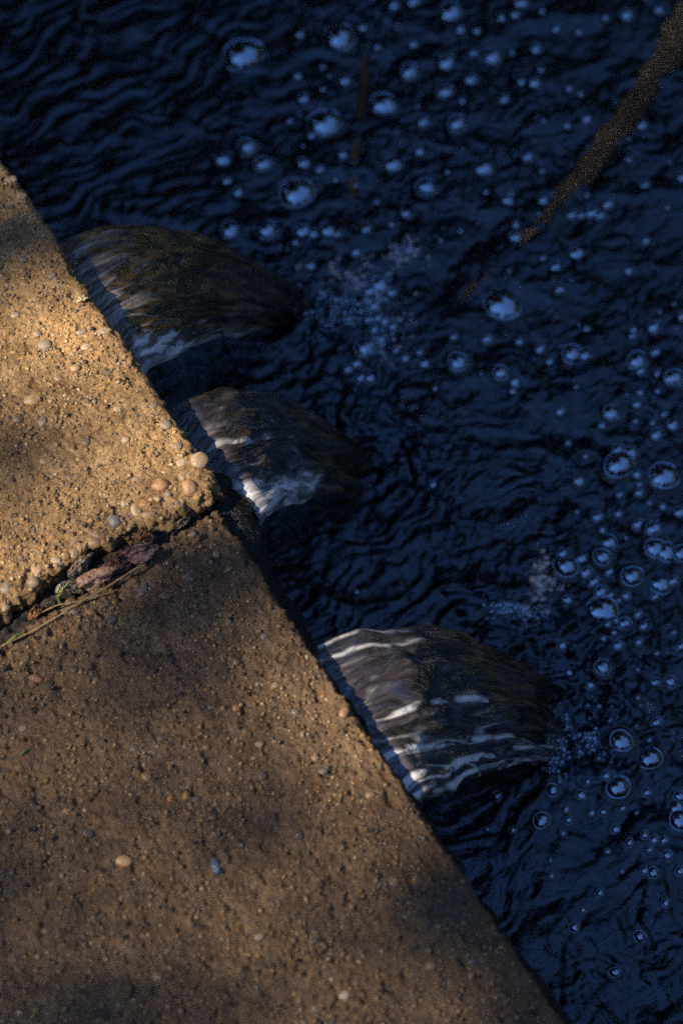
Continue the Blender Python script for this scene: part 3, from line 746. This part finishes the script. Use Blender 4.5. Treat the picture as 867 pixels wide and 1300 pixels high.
# ------------------------------------------------------------------ sunken wood
def px_tube(name, pts, z, mat, label, cat, wob=.35, seed=3, n=14, dens=60, squash=.9):
    P = []; Rr = []
    pts = np.array(pts, float); tt = np.linspace(0, len(pts) - 1, dens)
    X = np.interp(tt, range(len(pts)), pts[:, 0]); Y = np.interp(tt, range(len(pts)), pts[:, 1]); rr = np.interp(tt, range(len(pts)), pts[:, 2]); dz = np.interp(tt, range(len(pts)), pts[:, 3])
    for x, y, r, d in zip(X, Y, rr, dz):
        p = at(x, y, z + d); P.append(p[:]); Rr.append((at(x + r, y, z + d) - p).length)
    V, F = tube(P, Rr, n, wob, seed, squash)
    return tag(obj(name, mesh_from(name, V, F, mat)), label, cat)
px_tube('sunken_branch', [(900, -30, 25, -.012), (845, 85, 24, -.011), (800, 150, 21, -.010), (750, 215, 18, -.008), (710, 258, 15, -.006), (672, 300, 12, -.0045), (640, 335, 10, -.0035), (590, 375, 8, -.004), (540, 430, 6, -.03)], ZW, M_LOG,
        'thick brown mossy branch lying awash in the water at upper right', 'branch')
px_tube('sunken_stick', [(468, 40, 6, -.012), (463, 90, 7, -.005), (461, 130, 8, -.004), (455, 165, 7, -.006), (452, 200, 8, -.0035), (450, 235, 7, -.005), (446, 280, 6, -.008), (440, 330, 5, -.02)], ZW, M_STICK,
        'thin reddish stick awash in the water left of the sunken branch', 'stick', seed=9)

# ------------------------------------------------------------------ debris in the joint
def leaf(name, px, py, z, L, W, yaw, curl, fold, mat, label, tilt=(0, 0), seed=0, lift=.004, grp='dead leaves caught in the joint'):
    nu, nv = 46, 26; u = np.linspace(0, 1, nu); v = np.linspace(-1, 1, nv); U, Vv = np.meshgrid(u, v, indexing='ij')
    wd = W * (np.sin(np.pi * np.clip(U, 0, 1) ** .8) ** .75) * (1 + .10 * gn(U * 9, np.sign(Vv) * 3, seed + 3)) + .0004
    X = (U - .5) * L; Y = Vv * wd * .5
    Z = curl * L * (-(U - .5) ** 2 * 1.2) + fold * np.abs(Vv) ** 1.4 * wd + .0035 * fbm(U * 4, Vv * 2, 3, seed) + .0012 * fbm(U * 12, Vv * 7, 2, seed + 5)
    P = np.stack([X, Y, Z], -1)
    nr = np.cross(np.gradient(P, axis=0), np.gradient(P, axis=1)); nr /= np.linalg.norm(nr, axis=-1)[..., None]
    top = (P + nr * .0003).reshape(-1, 3); bot = (P - nr * .0003).reshape(-1, 3); n0 = len(top)
    Ff = grid_faces(nu, nv); V = np.concatenate([top, bot])
    i = np.arange(nu - 1); j = np.arange(nv - 1)
    sides = [np.stack([i * nv, i * nv + n0, (i + 1) * nv + n0, (i + 1) * nv], 1), np.stack([i * nv + nv - 1, (i + 1) * nv + nv - 1, (i + 1) * nv + nv - 1 + n0, i * nv + nv - 1 + n0], 1),
             np.stack([j, j + 1, j + 1 + n0, j + n0], 1), np.stack([(nu - 1) * nv + j, (nu - 1) * nv + j + n0, (nu - 1) * nv + j + 1 + n0, (nu - 1) * nv + j + 1], 1)]
    uv = np.stack([U.ravel(), Vv.ravel(), 0 * U.ravel()], 1)
    o = obj(name, mesh_from(name, V, [np.concatenate([Ff, Ff[:, ::-1] + n0] + sides)], mat, cols={'uvw': np.tile(uv, (2, 1))}))
    p = at(px, py, z + lift); o.location = p; o.rotation_euler = (tilt[0], tilt[1], yaw)
    return tag(o, label, 'leaf', grp)
leaf('dead_leaf', 121, 733, 0, .044, .017, R(24), .35, -.45, M_LEAF_TAN, 'curled tan dead leaf at the near end of the joint debris, beside the straw', (.35, -.1), 3, .013)
leaf('dead_leaf', 150, 719, 0, .050, .018, R(34), .3, -.45, M_LEAF_PURPLE, 'dark purple wet leaf lying in the middle of the joint', (.35, -.05), 8, .008)
leaf('dead_leaf', 181, 701, 0, .034, .017, R(14), .6, .45, M_LEAF_PINK, 'shiny purple leaf with a pale crumpled rim, right of the tan leaf', (.6, -.15), 14, .013)
leaf('dead_leaf', 160, 700, 0, .030, .015, R(48), .5, -.4, M_LEAF_PURPLE, 'small folded purple leaf against the broken slab edge', (.1, .3), 17, .011)
leaf('dead_leaf', 207, 680, 0, .046, .018, R(36), .3, -.4, M_LEAF_DARK, 'blackish rotten leaf in the joint nearest the water corner', (.3, 0), 21, .005)
leaf('dead_leaf', 181, 675, 0, .020, .007, R(75), 1.2, .5, M_LEAF_ORANGE, 'small rust coloured curled leaf on the broken slab edge', (.5, .6), 25, .020)
leaf('dead_leaf', 104, 716, 0, .034, .012, R(52), .3, -.5, M_LEAF_GREY, 'narrow grey brown leaf tucked under the broken slab edge left of the purple leaves', (.3, .1), 31, .010)
leaf('dead_leaf', 92, 746, 0, .022, .009, R(-20), .5, .3, M_LEAF_GREY, 'small grey brown leaf among the grass bits', (.3, .2), 35, .007)
leaf('dead_leaf', 70, 765, 0, .020, .009, R(40), .5, -.3, M_LEAF_DARK, 'small black leaf in the joint left of the grass shoots', (.1, .2), 37, .004)
leaf('dead_leaf', 46, 776, 0, .018, .008, R(60), .6, .4, M_LEAF_ORANGE, 'small rust leaf bit near the left end of the joint above the straw', (.3, .2), 51, .005)
leaf('dead_leaf', 142, 741, 0, .018, .007, R(5), .5, .4, M_LEAF_PURPLE, 'tiny purple leaf fragment below the tan leaf and the straw', (.2, .1), 53, .004)
leaf('dead_leaf', 232, 664, 0, .020, .007, R(40), .5, .4, M_LEAF_GREY, 'small grey brown leaf fragment in the narrow end of the joint', (.3, .2), 55, .004)
leaf('leaf_scrap', 107, 379, ZU, .013, .0042, R(25), 1.2, .5, M_SCRAP, 'tiny pale yellow leaf scrap on the raised slab near the kerb', (.2, .1), 41, .003, 'leaf scraps')
leaf('leaf_scrap', 77, 746, 0, .011, .0055, R(60), .3, .3, M_SCRAP, 'pale cream leaf scrap beside the green grass in the joint', (.4, .1), 43, .010, 'leaf scraps')

def px_line(name, pts, mat, label, cat, n=8, dens=40, grp=None, seed=1):
    pts = np.array(pts, float); tt = np.linspace(0, len(pts) - 1, dens); P = []; Rr = []
    for t in tt:
        x, y, z, r = [np.interp(t, range(len(pts)), pts[:, k]) for k in range(4)]
        x += 1.2 * float(gn(np.array([t * 2.1]), np.array([.3]), seed)[0]); p = at(x, y, z); P.append(p[:]); Rr.append(r * .00075)
    V, F = tube(P, Rr, n, .25, seed)
    return tag(obj(name, mesh_from(name, V, F, mat)), label, cat, grp)
px_line('dry_stem', [(-25, 836, .004, .9), (0, 822, .005, 1.0), (50, 797, .005, 1.1), (100, 766, .006, 1.0), (140, 743, .008, .9), (172, 722, .010, 1.3), (188, 712, .010, .7)], M_STRAW, 'long dry straw stem lying along the cracked joint', 'stem')
px_line('dry_stem', [(44, 782, .004, .7), (74, 768, .006, .9), (110, 762, .005, .8), (150, 748, .004, .6)], M_STRAW, 'short dry stem close beside the long straw stem', 'stem', seed=4)
px_line('dry_stem', [(150, 742, .003, 1.2), (165, 729, .007, 1.6), (185, 716, .010, 1.0)], M_STRAW, 'short bent yellow stem just right of the tan leaf', 'stem', seed=6)
px_line('grass_blade', [(10, 816, .004, .9), (20, 808, .007, 2.4), (28, 803, .006, 1.0)], M_GRASS, 'green grass blade at the left edge beside the straw stem', 'grass blade')
px_line('grass_blade', [(78, 768, .002, 1.6), (74, 758, .008, 2.0), (80, 750, .012, 1.0)], M_GRASS, 'short green grass shoot growing between the dark leaf and the pale scrap', 'grass blade', seed=2)
px_line('grass_blade', [(86, 757, .002, 1.3), (82, 747, .010, 1.6), (90, 736, .016, .7)], M_GRASS, 'thin grass shoot leaning right, tallest in the joint', 'grass blade', seed=3)
px_line('grass_blade', [(26, 958, .002, .9), (32, 954, .003, 1.4), (37, 951, .002, .8)], M_GRASS, 'single tiny green grass clipping on the lower slab', 'grass blade', seed=5)

def soil_mesh():
    u = np.linspace(0, 1, 160); v = np.linspace(-1, 1, 24); U, Vv = np.meshgrid(u, v, indexing='ij')
    P0 = np.array(at(272, 650, -.012)); P1 = np.array(at(-20, 838, -.012))
    JN = np.array([-JDn[1], JDn[0]])
    if JN @ EU < 0: JN = -JN
    X = P0[0] * (1 - U) + P1[0] * U + JN[0] * .022 * (Vv + .4); Y = P0[1] * (1 - U) + P1[1] * U + JN[1] * .022 * (Vv + .4)
    Z = -.016 + .012 * (1 - Vv ** 2) * sstep(0, .25, U) + .005 * fbm(U * 22, Vv * 4, 4, 5)
    return mesh_from('joint_soil', np.stack([X, Y, Z], -1).reshape(-1, 3), grid_faces(160, 24), simple_mat('black_joint_soil', (.008, .006, .004), (.04, .028, .018), 180, .7, .002))
tag(obj('joint_soil', soil_mesh()), 'black damp soil filling the cracked joint between the slabs', 'soil', kind='stuff')

# ------------------------------------------------------------------ trees round the pool (mirrored in the water, casting the dappled shade)
SUN_EL, SUN_AZ_TRAVEL = 47.0, 17.0      # light travels towards (+x, a little +y)
sd = Vector((math.cos(R(SUN_AZ_TRAVEL)) * math.cos(R(SUN_EL)), math.sin(R(SUN_AZ_TRAVEL)) * math.cos(R(SUN_EL)), -math.sin(R(SUN_EL))))
to_sun = -sd

def leaves(C, size, seed):
    rg = np.random.default_rng(seed); n = len(C)
    a = rg.normal(size=(n, 3)); a /= np.linalg.norm(a, axis=1)[:, None]
    b = np.cross(a, rg.normal(size=(n, 3))); b /= np.linalg.norm(b, axis=1)[:, None]
    s = size * rg.uniform(.6, 1.3, (n, 1))
    V = np.stack([C - a * s, C + b * s * .45, C + a * s, C - b * s * .45], 1).reshape(-1, 3)
    return V, np.arange(4 * n).reshape(-1, 4)

def tree_parts(h, spread, seed, nleaf, lsize, bare=False):
    rg = np.random.default_rng(seed); parts = []; tips = []
    tp = [(0, 0, -.2), (rg.normal(0, .1), rg.normal(0, .1), h * .25), (rg.normal(0, .2), rg.normal(0, .2), h * .5), (rg.normal(0, .3), rg.normal(0, .3), h * .8), (rg.normal(0, .3), rg.normal(0, .3), h)]
    tp = np.array(tp); tt = np.linspace(0, 4, 16); tr = np.stack([np.interp(tt, range(5), tp[:, k]) for k in range(3)], 1)
    parts.append(tube(tr, np.linspace(h * .022, h * .003, 16), 8))
    for i in range(16):
        t = rg.uniform(.22, .95); p = np.array([np.interp(t * 4, range(5), tp[:, k]) for k in range(3)])
        az = rg.uniform(0, 6.28); L = spread * (1.15 - t) * rg.uniform(.7, 1.2); el = rg.uniform(.15, .7)
        d = np.array([math.cos(az) * math.cos(el), math.sin(az) * math.cos(el), math.sin(el)])
        q = [p + d * L * k / 6 + np.array([0, 0, .08 * L * (k / 6) ** 2]) + rg.normal(0, .03 * L, 3) * (k > 0) for k in range(7)]
        parts.append(tube(q, np.linspace(h * .009, h * .0015, 7), 5))
        for k in range(2, 7):
            tips.append(q[k])
            if True:
                d2 = rg.normal(size=3); d2[2] = abs(d2[2]) * .5; d2 /= np.linalg.norm(d2)
                q2 = [q[k] + d2 * L * .35 * m / 3 for m in range(4)]
                parts.append(tube(q2, np.linspace(h * .003, h * .0008, 4), 4)); tips += [q2[2], q2[3]]
    tips = np.array(tips)
    w = rg.uniform(0, 1, len(tips)) ** 1.5; w /= w.sum()
    C = tips[rg.choice(len(tips), nleaf, p=w)] + rg.normal(0, spread * .11, (nleaf, 3))
    C = C[C[:, 2] > h * .12]
    return merge(parts), leaves(C, lsize, seed + 1)

def make_tree(x, y, z, trunk_me, crown_me, yaw, s, label, group=None):
    root = bpy.data.objects.new('tree', None); COL.objects.link(root); root.location = (x, y, z); root.rotation_euler = (0, 0, yaw); root.scale = (s, s, s)
    tag(root, label, 'tree', group)
    obj('trunk', trunk_me, root); obj('crown', crown_me, root); return root
KINDS = []
for i, (h, sp, nl, ls, mt) in enumerate([(10, 3.2, 11000, .13, M_FOL), (12, 3.4, 13000, .14, M_FOL2), (9, 3.2, 2600, .12, M_FOL)]):
    (TV, TF), (LV, LF) = tree_parts(h, sp, 100 + i, nl, ls)
    KINDS.append((mesh_from('trunk', TV, TF, M_BARK), mesh_from('crown', LV, [LF], mt, smooth=False)))
KN = ['russet leaved', 'dark green', 'nearly bare']
TREES = [(-3.2, 6.0, 0, 1.5), (-.8, 5.8, 0, 1.6), (.8, 7.4, 0, .62), (2.4, 7.0, 2, .60), (4.8, 6.6, 1, .50), (7.2, 3.6, 0, .62), (7.8, .4, 1, .60), (7.6, -3.2, 0, .8), (4.6, -5.8, 1, .62), (-5.6, 4.8, 0, 1.2), (-7.2, 2.6, 1, .85),
         (1.6, 9.4, 1, .7), (-3.0, 9.4, 0, 1.4), (4.2, 9.2, 0, .75), (.8, -6.0, 0, .72), (-3.4, -5.6, 1, .66), (-6.0, -6.4, 0, .9), (2.8, -8, 1, .8)]
for i, (x, y, k, s) in enumerate(TREES):
    zz = float(ground_z(np.array([[x]]), np.array([[y]]))[0, 0])
    side = 'far bank' if y > 5.5 else 'right bank' if x > 7 and y > -4 else 'left bank' if x < -5 else 'near bank'
    make_tree(x, y, zz, *KINDS[k], i * 1.3, s, f'{KN[k]} tree on the {side}, seen only mirrored in the pool', f'{KN[k]} trees on the {side}')

LBV, LBF = leaves(np.random.default_rng(9).normal(0, 1, (5200, 3)) * np.array([.9, .9, .62]) + np.array([0, 0, 1.35]), .15, 19)
BUSH = mesh_from('foliage', LBV, [LBF], M_FOL2, smooth=False)
SV, SF = merge([tube([(0, 0, -.2), (.3 * math.cos(a), .3 * math.sin(a), .8), (.7 * math.cos(a), .7 * math.sin(a), 1.8)], [.05, .035, .01], 6) for a in (0, 1.3, 2.6, 3.9, 5.2)])
BSTEM = mesh_from('stems', SV, SF, M_BARK)
for i in range(19):
    a = R(i * 360 / 19 + 4); x, y = 7.4 * math.cos(a), 7.0 * math.sin(a)
    if 180 + SUN_AZ_TRAVEL - 14 < math.degrees(a) % 360 < 180 + SUN_AZ_TRAVEL + 14: continue
    root = bpy.data.objects.new('bush', None); COL.objects.link(root)
    root.location = (x, y, float(ground_z(np.array([[x]]), np.array([[y]]))[0, 0])); s_ = 1.0 + .35 * math.sin(i * 2.4); root.scale = (1.15, 1.15, s_ * 1.15); root.rotation_euler = (0, 0, i)
    obj('foliage', BUSH, root); obj('stems', BSTEM, root)
    tag(root, 'dark green bush on the pool bank, seen only mirrored in the water', 'bush', 'bushes round the pool')

# the shade tree on the left: its leaf clumps stand in the sun's path and dapple the slabs
def lit_map(px, py):
    """how much sun the photograph shows at a place on the slabs / falls, 0..1"""
    L = 0.0
    for (x, y, rx, ry, rot, v) in LIT:
        c, s = math.cos(R(rot)), math.sin(R(rot)); dx, dy = px - x, py - y
        a, b = (dx * c + dy * s) / rx, (-dx * s + dy * c) / ry
        L = max(L, v * math.exp(-(a * a + b * b) ** 1.5))
    return min(1.0, 1.35 * L)
LIT = [(215, 560, 90, 110, 50, 1.0), (250, 1250, 420, 130, 0, .42), (250, 1130, 420, 260, 20, .30), (60, 420, 150, 75, 55, 1.0), (20, 280, 110, 90, 55, 1.0), (170, 510, 120, 75, 50, 1.0), (225, 590, 85, 70, 50, 1.0), (150, 655, 150, 42, -28, 1.0), (30, 745, 110, 60, -30, 1.0), (40, 560, 60, 40, 0, .6),
       (10, 860, 80, 70, 0, .5), (215, 445, 60, 42, 0, 1.0), (355, 640, 90, 50, -10, 1.0), (310, 560, 90, 75, 0, .8), (500, 900, 180, 140, 0, 1.0), (570, 990, 160, 80, -10, 1.0),
       (410, 930, 100, 70, 50, .5), (520, 1120, 150, 100, 55, .6), (330, 980, 90, 70, 40, .35), (640, 1240, 100, 80, 50, .55), (250, 900, 110, 80, 0, .42), (120, 860, 110, 70, -20, .45)]
def shade_tree():
    rg = np.random.default_rng(77)
    root = bpy.data.objects.new('tree', None); COL.objects.link(root)
    D = 14.0; ts = np.array(to_sun[:])
    pts = []
    # every candidate leaf is dropped where its shadow would fall on a sunlit patch
    for _ in range(3300):
        px, py = rg.uniform(-330, 1200), rg.uniform(-400, 1650)
        z = 0.0 if px < 275 + (py - 645) * .672 else -.12
        dim = max(math.exp(-(((px - 60) / 90) ** 2 + ((py - 345 - .45 * (px - 60)) / 26) ** 2)), .8 * math.exp(-(((px - 60) / 110) ** 2 + ((py - 625 + .2 * px) / 42) ** 2)), .6 * math.exp(-(((px - 135) / 22) ** 2 + ((py - 560) / 70) ** 2)))
        if rg.random() < lit_map(px, py) * 1.1 - .8 * dim: continue
        pts.append(np.array(at(px, py, z)) + ts * (D + rg.normal(0, .45)))
    C = np.array(pts)
    extra = C.mean(0) + rg.normal(0, 1, (1800, 3)) * np.array([.9, 1.4, .8]) + ts * 1.0
    # the extra leaves fill the crown out to the sides, clear of the light that reaches the slabs
    rel = extra - np.array(at(300, 650, 0)); tt = rel @ ts; perp = np.linalg.norm(rel - tt[:, None] * ts, axis=1)
    extra = extra[perp > 1.0]
    V, F = leaves(np.concatenate([C, extra]), .054, 5)
    base = np.array([C.mean(0)[0] - .6, C.mean(0)[1] - 1.6, 0.0]); base[2] = float(ground_z(np.array([[base[0]]]), np.array([[base[1]]]))[0, 0])
    root.location = base
    top = C.mean(0) - base
    parts = []
    mid = np.array([-.5, -.9, top[2] * .6])
    parts.append(tube([(0, 0, -.2), (-.1, -.2, top[2] * .3), mid, (-.3, -.8, top[2] + .6), (-.2, -.6, top[2] + 1.6)], [.16, .13, .10, .06, .03], 9))
    ct = C - base
    for k in range(14):
        tgt = ct[rg.integers(len(ct))]
        st = mid + np.array([0.1, .05, 1]) * rg.uniform(0, top[2] * .45)
        q = [st * (1 - a) + tgt * a + np.array([0, 0, .25 * math.sin(math.pi * a)]) for a in np.linspace(0, 1, 7)]
        parts.append(tube(q, np.linspace(.03, .006, 7), 5))
    TV, TF = merge(parts)
    obj('trunk', mesh_from('trunk', TV, TF, M_BARK), root); obj('crown', mesh_from('crown', V - base, [F], M_FOL2, smooth=False), root)
    tag(root, 'leafy tree standing left of the slabs, seen only as dappled shade on the concrete', 'tree')
shade_tree()

# ------------------------------------------------------------------ light
W = bpy.data.worlds.new('World'); sc.world = W; W.use_nodes = True
nt = W.node_tree; bg = nt.nodes['Background']; sky = nt.nodes.new('ShaderNodeTexSky'); sky.sky_type = 'NISHITA'; sky.sun_disc = False
az = math.atan2(to_sun.x, to_sun.y)
sky.sun_elevation = R(SUN_EL); sky.sun_rotation = az % (2 * math.pi)
sky.ozone_density = 6.0; sky.air_density = 1.0; sky.dust_density = .0; sky.altitude = 2500
nt.links.new(sky.outputs[0], bg.inputs[0]); bg.inputs[1].default_value = .105
sl = bpy.data.lights.new('sun', 'SUN'); sl.energy = 5.0; sl.angle = R(.53); sl.color = (1, .85, .64)
so = bpy.data.objects.new('sun', sl); COL.objects.link(so); so.rotation_euler = sd.to_track_quat('-Z', 'Y').to_euler()

sc.view_settings.view_transform = 'Standard'; sc.view_settings.look = 'None'; sc.view_settings.gamma = 1.0; sc.view_settings.exposure = 1.6
sc.view_settings.use_curve_mapping = False
sc.cycles.use_denoising = False; sc.cycles.use_adaptive_sampling = False; sc.cycles.sample_clamp_indirect = .8; sc.cycles.sample_clamp_direct = 1.6; sc.cycles.blur_glossy = .6
sc.cycles.max_bounces = 8; sc.cycles.transparent_max_bounces = 16
sc.cycles.caustics_reflective = False; sc.cycles.caustics_refractive = False
